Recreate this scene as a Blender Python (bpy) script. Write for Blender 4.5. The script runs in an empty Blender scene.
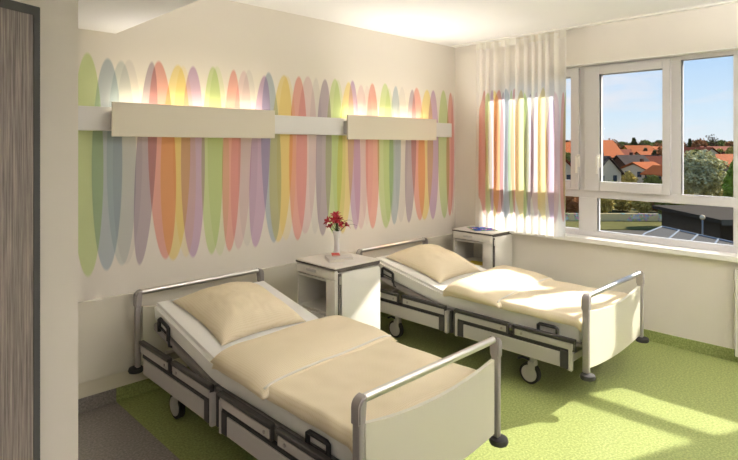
import bpy, bmesh, math, random
from mathutils import Vector, Matrix, noise
C = bpy.context.scene.collection
R = math.radians

# ------------------------------------------------------------------ camera
cam_data = bpy.data.cameras.new('camera')
cam = bpy.data.objects.new('camera', cam_data)
C.objects.link(cam)
bpy.context.scene.camera = cam
cam.location = (0.0, -3.7744, 1.70)
cam.rotation_euler = (R(90), 0, -0.7743)
cam_data.sensor_fit = 'HORIZONTAL'
cam_data.sensor_width = 36.0
cam_data.lens = 36.0 * 544.17 / 738.0
cam_data.shift_y = -(230.0 - 146.14) / 738.0
cam_data.clip_start = 0.02
cam_data.clip_end = 3000

# ------------------------------------------------------------------ colour management
vs = bpy.context.scene.view_settings
vs.view_transform = 'Standard'
vs.look = 'None'
vs.gamma = 1.0
vs.use_curve_mapping = False
vs.exposure = 0.08

def lin(r, g, b):
    f = lambda c: (c/255/12.92) if c/255 <= 0.04045 else ((c/255+0.055)/1.055)**2.4
    return (f(r), f(g), f(b), 1.0)

# ------------------------------------------------------------------ world: daylight sky with thin cloud
world = bpy.data.worlds.new('world')
bpy.context.scene.world = world
world.use_nodes = True
wt = world.node_tree
wt.nodes.clear()
def wn(t, **k):
    n = wt.nodes.new(t)
    for a, b in k.items(): setattr(n, a, b)
    return n
w_out = wn('ShaderNodeOutputWorld'); w_bg = wn('ShaderNodeBackground'); w_tc = wn('ShaderNodeTexCoord')
w_sep = wn('ShaderNodeSeparateXYZ'); w_rmp = wn('ShaderNodeValToRGB'); w_map = wn('ShaderNodeMapping')
w_noi = wn('ShaderNodeTexNoise'); w_cr = wn('ShaderNodeValToRGB'); w_mix = wn('ShaderNodeMix', data_type='RGBA')
wt.links.new(w_tc.outputs['Generated'], w_sep.inputs[0])
wt.links.new(w_sep.outputs['Z'], w_rmp.inputs[0])
els = w_rmp.color_ramp.elements
els[0].position = 0.0; els[0].color = lin(232, 240, 244)
els[1].position = 0.16; els[1].color = lin(178, 214, 250)
e = els.new(0.05); e.color = lin(214, 235, 250)
e = els.new(0.5); e.color = lin(120, 172, 232)
w_map.inputs['Scale'].default_value = (1.0, 1.0, 5.0)
wt.links.new(w_tc.outputs['Generated'], w_map.inputs[0])
wt.links.new(w_map.outputs[0], w_noi.inputs['Vector'])
w_noi.inputs['Scale'].default_value = 6.0; w_noi.inputs['Detail'].default_value = 6.0
wt.links.new(w_noi.outputs['Fac'], w_cr.inputs[0])
w_cr.color_ramp.elements[0].position = 0.50; w_cr.color_ramp.elements[0].color = (0, 0, 0, 1)
w_cr.color_ramp.elements[1].position = 0.72; w_cr.color_ramp.elements[1].color = (0.75, 0.75, 0.75, 1)
wt.links.new(w_cr.outputs[0], w_mix.inputs[0])
wt.links.new(w_rmp.outputs[0], w_mix.inputs[6])
w_mix.inputs[7].default_value = lin(236, 236, 242)
wt.links.new(w_mix.outputs[2], w_bg.inputs['Color'])
w_bg.inputs['Strength'].default_value = 0.97
wt.links.new(w_bg.outputs[0], w_out.inputs[0])

# ------------------------------------------------------------------ sun
sun_data = bpy.data.lights.new('sun', 'SUN')
sun = bpy.data.objects.new('sun', sun_data)
C.objects.link(sun)
sun.rotation_euler = Vector((-1.0, 0.43, -0.775)).to_track_quat('-Z', 'Y').to_euler()
sun_data.energy = 9.2
sun_data.color = (1.0, 0.95, 0.84)
sun_data.angle = R(1.1)
# ------------------------------------------------------------------ material helpers
def mat(name, col, rough=0.6, metal=0.0, spec=0.5, noise_amt=0.0, noise_scale=30.0, bump=0.0, bump_scale=200.0, stretch=(1, 1, 1), alpha=None):
    m = bpy.data.materials.new(name); m.use_nodes = True
    nt = m.node_tree; b = nt.nodes['Principled BSDF']
    b.inputs['Base Color'].default_value = col
    b.inputs['Roughness'].default_value = rough
    b.inputs['Metallic'].default_value = metal
    b.inputs['Specular IOR Level'].default_value = spec
    if noise_amt or bump:
        tc = nt.nodes.new('ShaderNodeTexCoord'); mp = nt.nodes.new('ShaderNodeMapping')
        mp.inputs['Scale'].default_value = stretch
        nt.links.new(tc.outputs['Object'], mp.inputs[0])
    if noise_amt:
        n = nt.nodes.new('ShaderNodeTexNoise'); n.inputs['Scale'].default_value = noise_scale; n.inputs['Detail'].default_value = 4
        nt.links.new(mp.outputs[0], n.inputs['Vector'])
        r = nt.nodes.new('ShaderNodeValToRGB')
        r.color_ramp.elements[0].position = 0.3; r.color_ramp.elements[1].position = 0.7
        r.color_ramp.elements[0].color = tuple(c*(1-noise_amt) for c in col[:3]) + (1,)
        r.color_ramp.elements[1].color = tuple(min(1, c*(1+noise_amt)) for c in col[:3]) + (1,)
        nt.links.new(n.outputs['Fac'], r.inputs[0]); nt.links.new(r.outputs[0], b.inputs['Base Color'])
    if bump:
        n2 = nt.nodes.new('ShaderNodeTexNoise'); n2.inputs['Scale'].default_value = bump_scale
        nt.links.new(mp.outputs[0], n2.inputs['Vector'])
        bp = nt.nodes.new('ShaderNodeBump'); bp.inputs['Strength'].default_value = bump; bp.inputs['Distance'].default_value = 0.002
        nt.links.new(n2.outputs['Fac'], bp.inputs['Height']); nt.links.new(bp.outputs[0], b.inputs['Normal'])
    return m

def glow(name, col, strength):
    m = bpy.data.materials.new(name); m.use_nodes = True
    b = m.node_tree.nodes['Principled BSDF']
    b.inputs['Base Color'].default_value = col
    b.inputs['Emission Color'].default_value = col
    b.inputs['Emission Strength'].default_value = strength
    return m

INK = dict(lime=lin(208, 230, 168), blue=lin(184, 202, 220), mist=lin(216, 226, 230), mist2=lin(238, 238, 240),
           plum=lin(186, 174, 194), coral=lin(238, 172, 164), yellow=lin(248, 232, 158), violet=lin(208, 178, 220), pink=lin(240, 220, 228))

def printed(nt, coord, base, shapes, axis, alpha):
    """translucent printed ellipses; returns the colour socket. shapes: (ink, u, z, half width, half height, lean)"""
    cur = None; prev_ink = None
    for s in shapes:
        mp = nt.nodes.new('ShaderNodeMapping'); mp.vector_type = 'TEXTURE'
        lean = s[5] if len(s) > 5 else 0.0
        if axis == 'X':
            mp.inputs['Location'].default_value = (s[1], 0, s[2]); mp.inputs['Rotation'].default_value = (0, lean, 0)
            mp.inputs['Scale'].default_value = (s[3]*1.13, 1e6, s[4])
        else:
            mp.inputs['Location'].default_value = (0, s[1], s[2]); mp.inputs['Scale'].default_value = (1e6, s[3]*0.85, s[4])
        nt.links.new(coord, mp.inputs[0])
        ln = nt.nodes.new('ShaderNodeVectorMath'); ln.operation = 'LENGTH'; nt.links.new(mp.outputs[0], ln.inputs[0])
        lt = nt.nodes.new('ShaderNodeMapRange'); lt.inputs['From Min'].default_value = 0.985; lt.inputs['From Max'].default_value = 1.015
        a = alpha * (0.45 if s[0] == prev_ink else 1.0); prev_ink = s[0]
        lt.inputs['To Min'].default_value = a; lt.inputs['To Max'].default_value = 0.0
        nt.links.new(ln.outputs['Value'], lt.inputs['Value'])
        mx = nt.nodes.new('ShaderNodeMix'); mx.data_type = 'RGBA'; mx.blend_type = 'MULTIPLY'
        nt.links.new(lt.outputs['Result'], mx.inputs[0])
        if cur is None: mx.inputs[6].default_value = base
        else: nt.links.new(cur, mx.inputs[6])
        mx.inputs[7].default_value = INK[s[0]]
        cur = mx.outputs[2]
    return cur

# ------------------------------------------------------------------ mesh helpers
def box(bm, x0, x1, y0, y1, z0, z1, bev=0.0, seg=2, M=None):
    t = bmesh.new()
    bmesh.ops.create_cube(t, size=1)
    for v in t.verts:
        v.co = Vector(((x0+x1)/2 + v.co.x*(x1-x0), (y0+y1)/2 + v.co.y*(y1-y0), (z0+z1)/2 + v.co.z*(z1-z0)))
    if bev > 0: bmesh.ops.bevel(t, geom=t.edges[:], offset=bev, segments=seg, affect='EDGES', profile=0.5)
    merge(bm, t, M)
def merge(bm, t, M=None):
    if M is not None: bmesh.ops.transform(t, matrix=M, verts=t.verts[:])
    me = bpy.data.meshes.new('tmp'); t.to_mesh(me); t.free(); bm.from_mesh(me); bpy.data.meshes.remove(me)
def tube(bm, pts, r, n=12, caps=True, closed=False):
    pts = [Vector(p) for p in pts]
    rings = []
    rr = r if isinstance(r, (list, tuple)) else [r]*len(pts)
    up = None
    N = len(pts)
    for i, p in enumerate(pts):
        if closed: d = (pts[(i+1) % N] - pts[(i-1) % N])
        else: d = pts[min(i+1, N-1)] - pts[max(i-1, 0)]
        d.normalize()
        if up is None:
            a = Vector((0, 0, 1)) if abs(d.z) < 0.9 else Vector((1, 0, 0))
        else: a = up
        s = d.cross(a).normalized(); u = s.cross(d).normalized(); up = u
        rings.append([bm.verts.new(p + (s*math.cos(2*math.pi*k/n) + u*math.sin(2*math.pi*k/n))*rr[i]) for k in range(n)])
    for i in range(N-1 if not closed else N):
        A = rings[i]; B = rings[(i+1) % N]
        for k in range(n): bm.faces.new((A[k], A[(k+1) % n], B[(k+1) % n], B[k]))
    if caps and not closed:
        bm.faces.new(rings[0]); bm.faces.new(rings[-1][::-1])
def lathe(bm, prof, cx=0, cy=0, cz=0, n=24, M=None):
    t = bmesh.new(); rings = []
    for r, z in prof:
        rings.append([t.verts.new((cx + r*math.cos(2*math.pi*k/n), cy + r*math.sin(2*math.pi*k/n), cz + z)) for k in range(n)])
    for A, B in zip(rings, rings[1:]):
        for k in range(n): t.faces.new((A[k], A[(k+1) % n], B[(k+1) % n], B[k]))
    t.faces.new(rings[0][::-1]); t.faces.new(rings[-1])
    merge(bm, t, M)
def prism(bm, outline, axis, a, b):
    """outline of 2D points extruded along axis from a to b. axis 'x': (y,z), 'y': (x,z), 'z': (x,y)"""
    f = {'x': lambda p, t: (t, p[0], p[1]), 'y': lambda p, t: (p[0], t, p[1]), 'z': lambda p, t: (p[0], p[1], t)}[axis]
    A = [bm.verts.new(f(p, a)) for p in outline]; B = [bm.verts.new(f(p, b)) for p in outline]
    n = len(A); bm.faces.new(A); bm.faces.new(B[::-1])
    for i in range(n): bm.faces.new((A[i], B[i], B[(i+1) % n], A[(i+1) % n]))
def obj(name, bm, m, parent=None, smooth=False, loc=None, autos=None):
    bmesh.ops.recalc_face_normals(bm, faces=bm.faces[:])
    me = bpy.data.meshes.new(name); bm.to_mesh(me); bm.free()
    if smooth or autos:
        for p in me.polygons: p.use_smooth = True
    o = bpy.data.objects.new(name, me); C.objects.link(o)
    if autos is not None:
        me.set_sharp_from_angle(angle=R(autos))
    if isinstance(m, (list, tuple)):
        for q in m: me.materials.append(q)
    else: me.materials.append(m)
    if parent is not None: o.parent = parent
    if loc is not None: o.location = loc
    return o
def thing(name, label, cat, loc=(0, 0, 0), rz=0.0, group=None):
    o = bpy.data.objects.new(name, None); C.objects.link(o); o.empty_display_size = 0.1
    o.location = loc; o.rotation_euler = (0, 0, rz)
    return tag(o, label, cat, group)
def tag(o, label, cat, group=None):
    o['label'] = label; o['category'] = cat
    if group: o['group'] = group
    return o
def struct(name, bm, m, parent=None, **k):
    o = obj(name, bm, m, parent, **k)
    if parent is None: o['kind'] = 'structure'
    return o
def copy_tree(o, parent=None):
    c = o.copy(); C.objects.link(c); c.parent = parent
    for ch in [x for x in bpy.data.objects if x.parent == o]: copy_tree(ch, c)
    return c
def B(): return bmesh.new()
MURAL= [('lime', 1.157, 1.58, 0.084, 0.72, -0.003), ('blue', 1.276, 1.58, 0.085, 0.698, 0.005), ('mist', 1.368, 1.586, 0.085, 0.685, -0.004), ('mist2', 1.408, 1.594, 0.086, 0.69, 0.014), ('plum', 1.53, 1.586, 0.062, 0.702, 0.061), ('coral', 1.646, 1.598, 0.087, 0.7, -0.036), ('yellow', 1.745, 1.584, 0.097, 0.702, 0.026), ('yellow', 1.812, 1.587, 0.077, 0.696, -0.017), ('violet', 1.878, 1.584, 0.083, 0.703, 0.0), ('lime', 2.033, 1.592, 0.079, 0.708, 0.008), ('lime', 2.085, 1.586, 0.08, 0.722, -0.018), ('coral', 2.196, 1.59, 0.07, 0.704, 0.026), ('pink', 2.282, 1.594, 0.081, 0.702, 0.035), ('mist2', 2.344, 1.606, 0.078, 0.702, 0.013), ('violet', 2.455, 1.581, 0.081, 0.694, 0.063), ('blue', 2.564, 1.604, 0.084, 0.702, -0.038), ('yellow', 2.662, 1.599, 0.101, 0.697, 0.044), ('yellow', 2.718, 1.6, 0.088, 0.693, 0.008), ('coral', 2.84, 1.596, 0.085, 0.703, 0.009), ('pink', 2.93, 1.624, 0.099, 0.685, 0.022), ('mist2', 3.03, 1.614, 0.068, 0.69, 0.008), ('plum', 3.125, 1.6, 0.081, 0.7, 0.019), ('lime', 3.246, 1.611, 0.09, 0.703, 0.017), ('lime', 3.303, 1.622, 0.073, 0.685, -0.013), ('yellow', 3.388, 1.596, 0.088, 0.704, 0.054), ('violet', 3.496, 1.614, 0.071, 0.703, -0.031), ('pink', 3.585, 1.596, 0.085, 0.689, 0.0), ('pink', 3.665, 1.61, 0.074, 0.672, 0.0), ('coral', 3.74, 1.604, 0.083, 0.708, -0.004), ('lime', 3.924, 1.604, 0.101, 0.722, -0.01), ('lime', 3.974, 1.611, 0.073, 0.674, 0.0), ('blue', 4.062, 1.608, 0.077, 0.702, 0.015), ('mist2', 4.161, 1.614, 0.084, 0.696, 0.012), ('plum', 4.302, 1.598, 0.076, 0.696, 0.039), ('coral', 4.426, 1.614, 0.098, 0.705, -0.04), ('yellow', 4.55, 1.608, 0.11, 0.702, 0.03), ('violet', 4.674, 1.606, 0.087, 0.705, 0.004), ('lime', 4.866, 1.609, 0.091, 0.715, -0.013), ('coral', 4.982, 1.608, 0.063, 0.698, 0.009), ('pink', 5.03, 1.604, 0.037, 0.679, 0.005)]
CURT= [('coral', -0.457, 1.626, 0.058, 0.672), ('lime', -0.516, 1.622, 0.038, 0.645), ('violet', -0.556, 1.63, 0.049, 0.666), ('yellow', -0.605, 1.622, 0.055, 0.66), ('coral', -0.638, 1.628, 0.066, 0.662), ('plum', -0.684, 1.612, 0.047, 0.653), ('blue', -0.741, 1.626, 0.053, 0.666), ('lime', -0.784, 1.619, 0.035, 0.66), ('coral', -0.82, 1.624, 0.046, 0.668), ('yellow', -0.898, 1.614, 0.062, 0.656), ('lime', -0.949, 1.605, 0.039, 0.641), ('plum', -0.999, 1.593, 0.055, 0.63), ('pink', -1.064, 1.602, 0.044, 0.636), ('yellow', -1.14, 1.619, 0.064, 0.656), ('violet', -1.229, 1.568, 0.051, 0.624), ('pink', -1.28, 1.59, 0.041, 0.632), ('coral', -1.342, 1.596, 0.035, 0.622), ('lime', -1.378, 1.606, 0.049, 0.629)]
# ------------------------------------------------------------------ materials
WALLC = lin(231, 224, 213)
def wall_mat():
    m = mat('painted_wall', WALLC, 0.85, noise_amt=0.015, noise_scale=3)
    return m
M_wall = wall_mat()
M_ceil = mat('white_ceiling_paint', lin(243, 241, 240), 0.9)
M_panel = mat('wainscot_board', lin(220, 214, 198), 0.5)
M_skirtw = mat('cream_skirting_paint', lin(220, 212, 190), 0.6)
M_white = mat('white_laminate', lin(232, 228, 220), 0.35)
M_frame = mat('window_frame_paint', lin(209, 206, 206), 0.45)
M_sill = mat('window_sill_stone', lin(250, 248, 242), 0.35)
M_chrome = mat('brushed_chrome', lin(215, 213, 210), 0.34, 1.0)
M_post = mat('taupe_grey_metal', lin(158, 152, 148), 0.4, 0.15)
M_bedpanel = mat('cream_bed_board', lin(218, 214, 196), 0.45)
M_dark = mat('dark_grey_plastic', lin(62, 59, 58), 0.5)
M_black = mat('black_rubber', lin(38, 36, 36), 0.6)
M_lightgrey = mat('light_grey_plastic', lin(190, 185, 180), 0.45)
M_sheet = mat('white_sheet_cotton', lin(240, 238, 232), 0.9, noise_amt=0.02, noise_scale=8, bump=0.3, bump_scale=60)
M_edge = mat('dark_edge_band', lin(80, 74, 68), 0.4)

def vinyl(name, c0, c1, c2):
    m = bpy.data.materials.new(name); m.use_nodes = True; nt = m.node_tree; b = nt.nodes['Principled BSDF']
    tc = nt.nodes.new('ShaderNodeTexCoord')
    n1 = nt.nodes.new('ShaderNodeTexNoise'); n1.inputs['Scale'].default_value = 75; n1.inputs['Detail'].default_value = 3; n1.inputs['Roughness'].default_value = 0.7
    nt.links.new(tc.outputs['Object'], n1.inputs['Vector'])
    r = nt.nodes.new('ShaderNodeValToRGB'); r.color_ramp.elements[0].position = 0.32; r.color_ramp.elements[0].color = c0
    r.color_ramp.elements[1].position = 0.68; r.color_ramp.elements[1].color = c2
    e = r.color_ramp.elements.new(0.5); e.color = c1
    nt.links.new(n1.outputs['Fac'], r.inputs[0]); nt.links.new(r.outputs[0], b.inputs['Base Color'])
    b.inputs['Roughness'].default_value = 0.5; b.inputs['Specular IOR Level'].default_value = 0.35
    return m
M_green = vinyl('green_speckled_vinyl', lin(116, 126, 70), lin(138, 148, 86), lin(164, 172, 110))
M_grey = vinyl('grey_speckled_vinyl', lin(112, 105, 100), lin(132, 125, 118), lin(152, 145, 138))

def mural_mat():
    m = bpy.data.materials.new('wall_with_printed_mural'); m.use_nodes = True; nt = m.node_tree; b = nt.nodes['Principled BSDF']
    b.inputs['Roughness'].default_value = 0.8
    tc = nt.nodes.new('ShaderNodeTexCoord')
    c = printed(nt, tc.outputs['Object'], WALLC, MURAL, 'X', 0.85)
    nt.links.new(c, b.inputs['Base Color'])
    return m
M_mural = mural_mat()

def curtain_mat():
    m = bpy.data.materials.new('sheer_printed_curtain'); m.use_nodes = True; nt = m.node_tree; nt.nodes.clear()
    out = nt.nodes.new('ShaderNodeOutputMaterial'); tc = nt.nodes.new('ShaderNodeTexCoord')
    c = printed(nt, tc.outputs['Object'], lin(252, 250, 246), CURT, 'Y', 0.72)
    df = nt.nodes.new('ShaderNodeBsdfDiffuse'); tl = nt.nodes.new('ShaderNodeBsdfTranslucent'); tr = nt.nodes.new('ShaderNodeBsdfTransparent')
    for n in (df, tl, tr): nt.links.new(c, n.inputs['Color'])
    m1 = nt.nodes.new('ShaderNodeMixShader'); m1.inputs[0].default_value = 0.8
    nt.links.new(df.outputs[0], m1.inputs[1]); nt.links.new(tl.outputs[0], m1.inputs[2])
    m2 = nt.nodes.new('ShaderNodeMixShader'); m2.inputs[0].default_value = 0.10
    nt.links.new(m1.outputs[0], m2.inputs[1]); nt.links.new(tr.outputs[0], m2.inputs[2])
    nt.links.new(m2.outputs[0], out.inputs[0])
    return m
M_curtain = curtain_mat()

def glass_mat():
    m = bpy.data.materials.new('window_glass'); m.use_nodes = True; nt = m.node_tree; nt.nodes.clear()
    out = nt.nodes.new('ShaderNodeOutputMaterial'); fr = nt.nodes.new('ShaderNodeFresnel'); fr.inputs[0].default_value = 1.2
    t = nt.nodes.new('ShaderNodeBsdfTransparent'); g = nt.nodes.new('ShaderNodeBsdfGlossy'); g.inputs['Roughness'].default_value = 0.02
    mx = nt.nodes.new('ShaderNodeMixShader')
    nt.links.new(fr.outputs[0], mx.inputs[0]); nt.links.new(t.outputs[0], mx.inputs[1]); nt.links.new(g.outputs[0], mx.inputs[2]); nt.links.new(mx.outputs[0], out.inputs[0])
    return m
M_glass = glass_mat()

def fabric_mat():
    m = bpy.data.materials.new('cream_waffle_cotton'); m.use_nodes = True; nt = m.node_tree; b = nt.nodes['Principled BSDF']
    b.inputs['Roughness'].default_value = 0.95; b.inputs['Specular IOR Level'].default_value = 0.1
    tc = nt.nodes.new('ShaderNodeTexCoord'); fac = None
    for ax in ('X', 'Y'):
        w = nt.nodes.new('ShaderNodeTexWave'); w.wave_type = 'BANDS'; w.bands_direction = ax; w.inputs['Scale'].default_value = 32.0
        w.inputs['Distortion'].default_value = 0.0
        nt.links.new(tc.outputs['Object'], w.inputs['Vector'])
        if fac is None: fac = w.outputs['Fac']
        else:
            mu = nt.nodes.new('ShaderNodeMath'); mu.operation = 'MULTIPLY'; nt.links.new(fac, mu.inputs[0]); nt.links.new(w.outputs['Fac'], mu.inputs[1]); fac = mu.outputs[0]
    r = nt.nodes.new('ShaderNodeValToRGB'); r.color_ramp.elements[0].color = lin(236, 222, 194); r.color_ramp.elements[1].color = lin(222, 205, 164)
    r.color_ramp.elements[0].position = 0.35
    nt.links.new(fac, r.inputs[0]); nt.links.new(r.outputs[0], b.inputs['Base Color'])
    return m
M_fabric = fabric_mat()
M_piping = mat('pale_piping', lin(232, 226, 214), 0.9)

def wood_mat():
    m = bpy.data.materials.new('grey_brown_wood_grain'); m.use_nodes = True; nt = m.node_tree; b = nt.nodes['Principled BSDF']
    tc = nt.nodes.new('ShaderNodeTexCoord'); mp = nt.nodes.new('ShaderNodeMapping'); mp.inputs['Scale'].default_value = (1, 1, 0.02)
    nt.links.new(tc.outputs['Object'], mp.inputs[0])
    n = nt.nodes.new('ShaderNodeTexNoise'); n.inputs['Scale'].default_value = 240; n.inputs['Detail'].default_value = 5; n.inputs['Roughness'].default_value = 0.7
    nt.links.new(mp.outputs[0], n.inputs['Vector'])
    r = nt.nodes.new('ShaderNodeValToRGB'); r.color_ramp.elements[0].position = 0.36; r.color_ramp.elements[0].color = lin(84, 76, 70)
    r.color_ramp.elements[1].position = 0.68; r.color_ramp.elements[1].color = lin(150, 138, 128)
    e = r.color_ramp.elements.new(0.5); e.color = lin(116, 106, 98)
    nt.links.new(n.outputs['Fac'], r.inputs[0]); nt.links.new(r.outputs[0], b.inputs['Base Color']); b.inputs['Roughness'].default_value = 0.7
    return m
M_wood = wood_mat()
M_doorframe = mat('anthracite_door_frame', lin(72, 72, 70), 0.8, 0.0, 0.15)

# ------------------------------------------------------------------ room shell
XW = 5.077; XG = 5.20; YF = -6.4; XL = -1.5; ZC = 2.83; XS = 1.33; ZS = 2.45
b = B(); box(b, XS, XW+0.3, YF, 0.12, -0.2, 0); struct('floor', b, M_green)
b = B(); box(b, XL, XS, YF, 0.12, -0.2, 0); struct('floor', b, M_grey)
b = B(); box(b, XL, XW+0.3, 0, 0.12, 0, ZC); struct('wall_back', b, M_mural)
b = B(); box(b, XL-0.12, XL, YF, 0.12, 0, ZC); struct('wall_left', b, M_wall)
b = B(); box(b, XL-0.12, XW+0.3, YF-0.12, YF, 0, ZC); struct('wall_front', b, M_wall)
b = B(); box(b, XL-0.12, XW+0.3, YF-0.12, 0.12, ZC, ZC+0.15); struct('ceiling', b, M_ceil)
b = B(); box(b, XL, XS, YF, 0, ZS, ZC); struct('ceiling', b, M_ceil)
# wash room block on the left with its door opening
b = B()
PX = 0.546; PY = -1.9
box(b, 0.431, PX, PY, -0.0, 0, ZS); box(b, XL, 0.431, PY, PY+0.10, 2.114, ZS); box(b, XL, -0.5, PY, PY+0.10, 0, 2.114)
box(b, XL, 0.431, -1.05, -0.95, 0, ZS)
struct('wall_left', b, M_wall)
# window wall with openings
b = B()
T = XW+0.25
box(b, XW, T, YF, 0, 0, 0.79); box(b, XW, T, YF, 0, 2.482, ZC)
box(b, XW, T, -0.42, 0, 0.79, 2.482); box(b, XW, T, YF, -3.72, 0.79, 2.482)
struct('wall_right', b, M_wall)
b = B(); box(b, XW+0.002, XG-0.028, -3.72, -0.42, 2.474, 2.482); struct('trim_bounce_light', b, M_sill)  # white strip added under the lintel; bounced light put into its colour
# skirtings
b = B(); box(b, XS, XW, -0.012, 0, 0, 0.0936, 0.003); struct('baseboard_back', b, M_green)
b = B(); box(b, PX, XS, -0.012, 0, 0, 0.0936, 0.003); struct('baseboard_back', b, M_grey)
b = B(); box(b, XW-0.012, XW, YF, -0.012, 0, 0.0936, 0.003); struct('baseboard_right', b, M_green)
b = B(); box(b, PX, XW, -0.018, 0, 0.0936, 0.190, 0.002); struct('trim_1', b, M_skirtw)
b = B(); box(b, PX, XW, -0.03, 0, 0.193, 0.707, 0.004); struct('trim_2', b, M_panel)
# sill
b = B(); box(b, XW-0.055, XG-0.018, -3.72, -0.42, 0.792, 0.836, 0.004); struct('trim_3', b, M_sill)
# flat radiator below the sill at the right edge of the picture
rad = thing('radiator', 'flat white radiator on the wall below the right end of the window sill', 'radiator', (XW, 0, 0))
b = B(); box(b, -0.075, -0.025, -3.7, -2.735, 0.06, 0.74, 0.006); obj('radiator_panel', b, M_white, rad)
for y in (-3.5, -2.95):
    b = B(); box(b, -0.025, -0.001, y-0.02, y+0.02, 0.3, 0.6); obj('bracket', b, M_white, rad)

# door leaf, ajar
t = thing('door_1', None, None); t.location = (0.427, -1.925, 0); t.rotation_euler = (0, 0, -(math.pi/2-R(65.8)) + math.pi)
del t['label']; del t['category']; t['kind'] = 'structure'
# after the turn, local +x runs along the leaf away from its hinge
t.rotation_euler = (0, 0, math.atan2(-0.41, -0.912))
b = B(); box(b, 0.020, 0.87, -0.010, 0.010, 0.01, 2.085); obj('door_leaf', b, M_wood, t)
b = B(); box(b, 0, 0.020, -0.012, 0.012, 0.01, 2.112); box(b, 0.020, 0.87, -0.012, 0.012, 2.085, 2.112); box(b, 0.87, 0.895, -0.012, 0.012, 0.01, 2.112)
obj('door_edging', b, M_doorframe, t)
b = B(); 
for s in (0.02, -0.03):
    q = 1 if s > 0 else -1
    tube(b, [(0.80, s, 1.02), (0.80, s+q*0.045, 1.02), (0.69, s+q*0.05, 1.02)], 0.009, 10)
obj('door_handle', b, M_chrome, t, autos=40)

# ------------------------------------------------------------------ windows
def frame_bar(b, y0, y1, z0, z1, x0=XG-0.028, x1=XG+0.045, bev=0.004): box(b, x0, x1, y0, y1, z0, z1, bev)
Z0, Z1 = 0.80, 2.482
def pane(par, y0, y1, z0, z1, x=XG, name='window_pane'):
    b = B(); box(b, x-0.004, x+0.004, y0-0.006, y1+0.006, z0-0.006, z1+0.006); obj(name, b, M_glass, par)
def bead(b, y0, y1, z0, z1, x=XG-0.02):
    # glazing bead round a light
    w = 0.012
    box(b, x-0.006, x+0.03, y0-w, y0, z0-w, z1+w, 0.002); box(b, x-0.006, x+0.03, y1, y1+w, z0-w, z1+w, 0.002)
    box(b, x-0.006, x+0.03, y0, y1, z0-w, z0, 0.002); box(b, x-0.006, x+0.03, y0, y1, z1, z1+w, 0.002)
def sash(par, y0, y1, z0, z1, gy0, gy1, gz0, gz1, handle):
    b = B(); x0, x1 = XG-0.062, XG+0.03
    box(b, x0, x1, y0, gy0, z0, z1, 0.005); box(b, x0, x1, gy1, y1, z0, z1, 0.005)
    box(b, x0, x1, gy0, gy1, z0, gz0, 0.005); box(b, x0, x1, gy0, gy1, gz1, z1, 0.005)
    bead(b, gy0, gy1, gz0, gz1, XG-0.05)
    s = obj('window_sash', b, M_frame, par)
    b = B(); box(b, x0-0.008, x0, handle-0.014, handle+0.014, 1.50, 1.62, 0.003)
    box(b, x0-0.045, x0-0.008, handle-0.007, handle+0.007, 1.59, 1.605, 0.003)
    box(b, x0-0.058, x0-0.042, handle-0.010, handle+0.010, 1.44, 1.61, 0.005)
    obj('window_handle', b, M_white, s, autos=40)
    pane(s, gy0, gy1, gz0, gz1, XG-0.01)
def window(name, ya, yb, lights_up, lights_lo, sashes):
    """ya<yb limits; lights_up/lo glazed openings [y0,y1]; sashes list of (y0,y1)"""
    w = thing(name, 'x', 'x'); del w['label']; del w['category']; w['kind'] = 'structure'
    b = B()
    frame_bar(b, ya, yb, Z0, 0.89); frame_bar(b, ya, yb, 1.205, 1.283); frame_bar(b, ya, yb, 2.437, Z1)
    def verts(ls, z0, z1):
        e = ya
        for (p, q) in sorted(ls): frame_bar(b, e, p, z0, z1); e = q
        frame_bar(b, e, yb, z0, z1)
    verts(lights_up, 1.283, 2.437); verts(lights_lo, 0.89, 1.205)
    for p, q in lights_lo: bead(b, p, q, 0.89, 1.205, XG-0.02)
    for p, q in lights_up:
        if not any(s[0] >= p-0.02 and s[1] <= q+0.02 for s in sashes): bead(b, p, q, 1.283, 2.437, XG-0.02)
    obj('window_frame', b, M_frame, w)
    for p, q in lights_lo: pane(w, p, q, 0.89, 1.205)
    for p, q in lights_up:
        if not any(s[0] >= p-0.02 and s[1] <= q+0.02 for s in sashes): pane(w, p, q, 1.283, 2.437)
    for (y0, y1, gy0, gy1, hd) in sashes:
        sash(w, y0, y1, 1.275, 2.455, gy0, gy1, 1.365, 2.375, hd)
    return w
window('window_1', -3.72, -0.42, [(-3.58, -2.80), (-2.69, -2.312), (-2.215, -1.535), (-1.405, -0.49)],
       [(-3.58, -2.80), (-2.69, -1.592), (-1.411, -0.50)],
       [(-2.235, -1.48, -2.172, -1.625, -1.624), (-1.425, -0.47, -1.345, -0.55, -1.426)])

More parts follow.
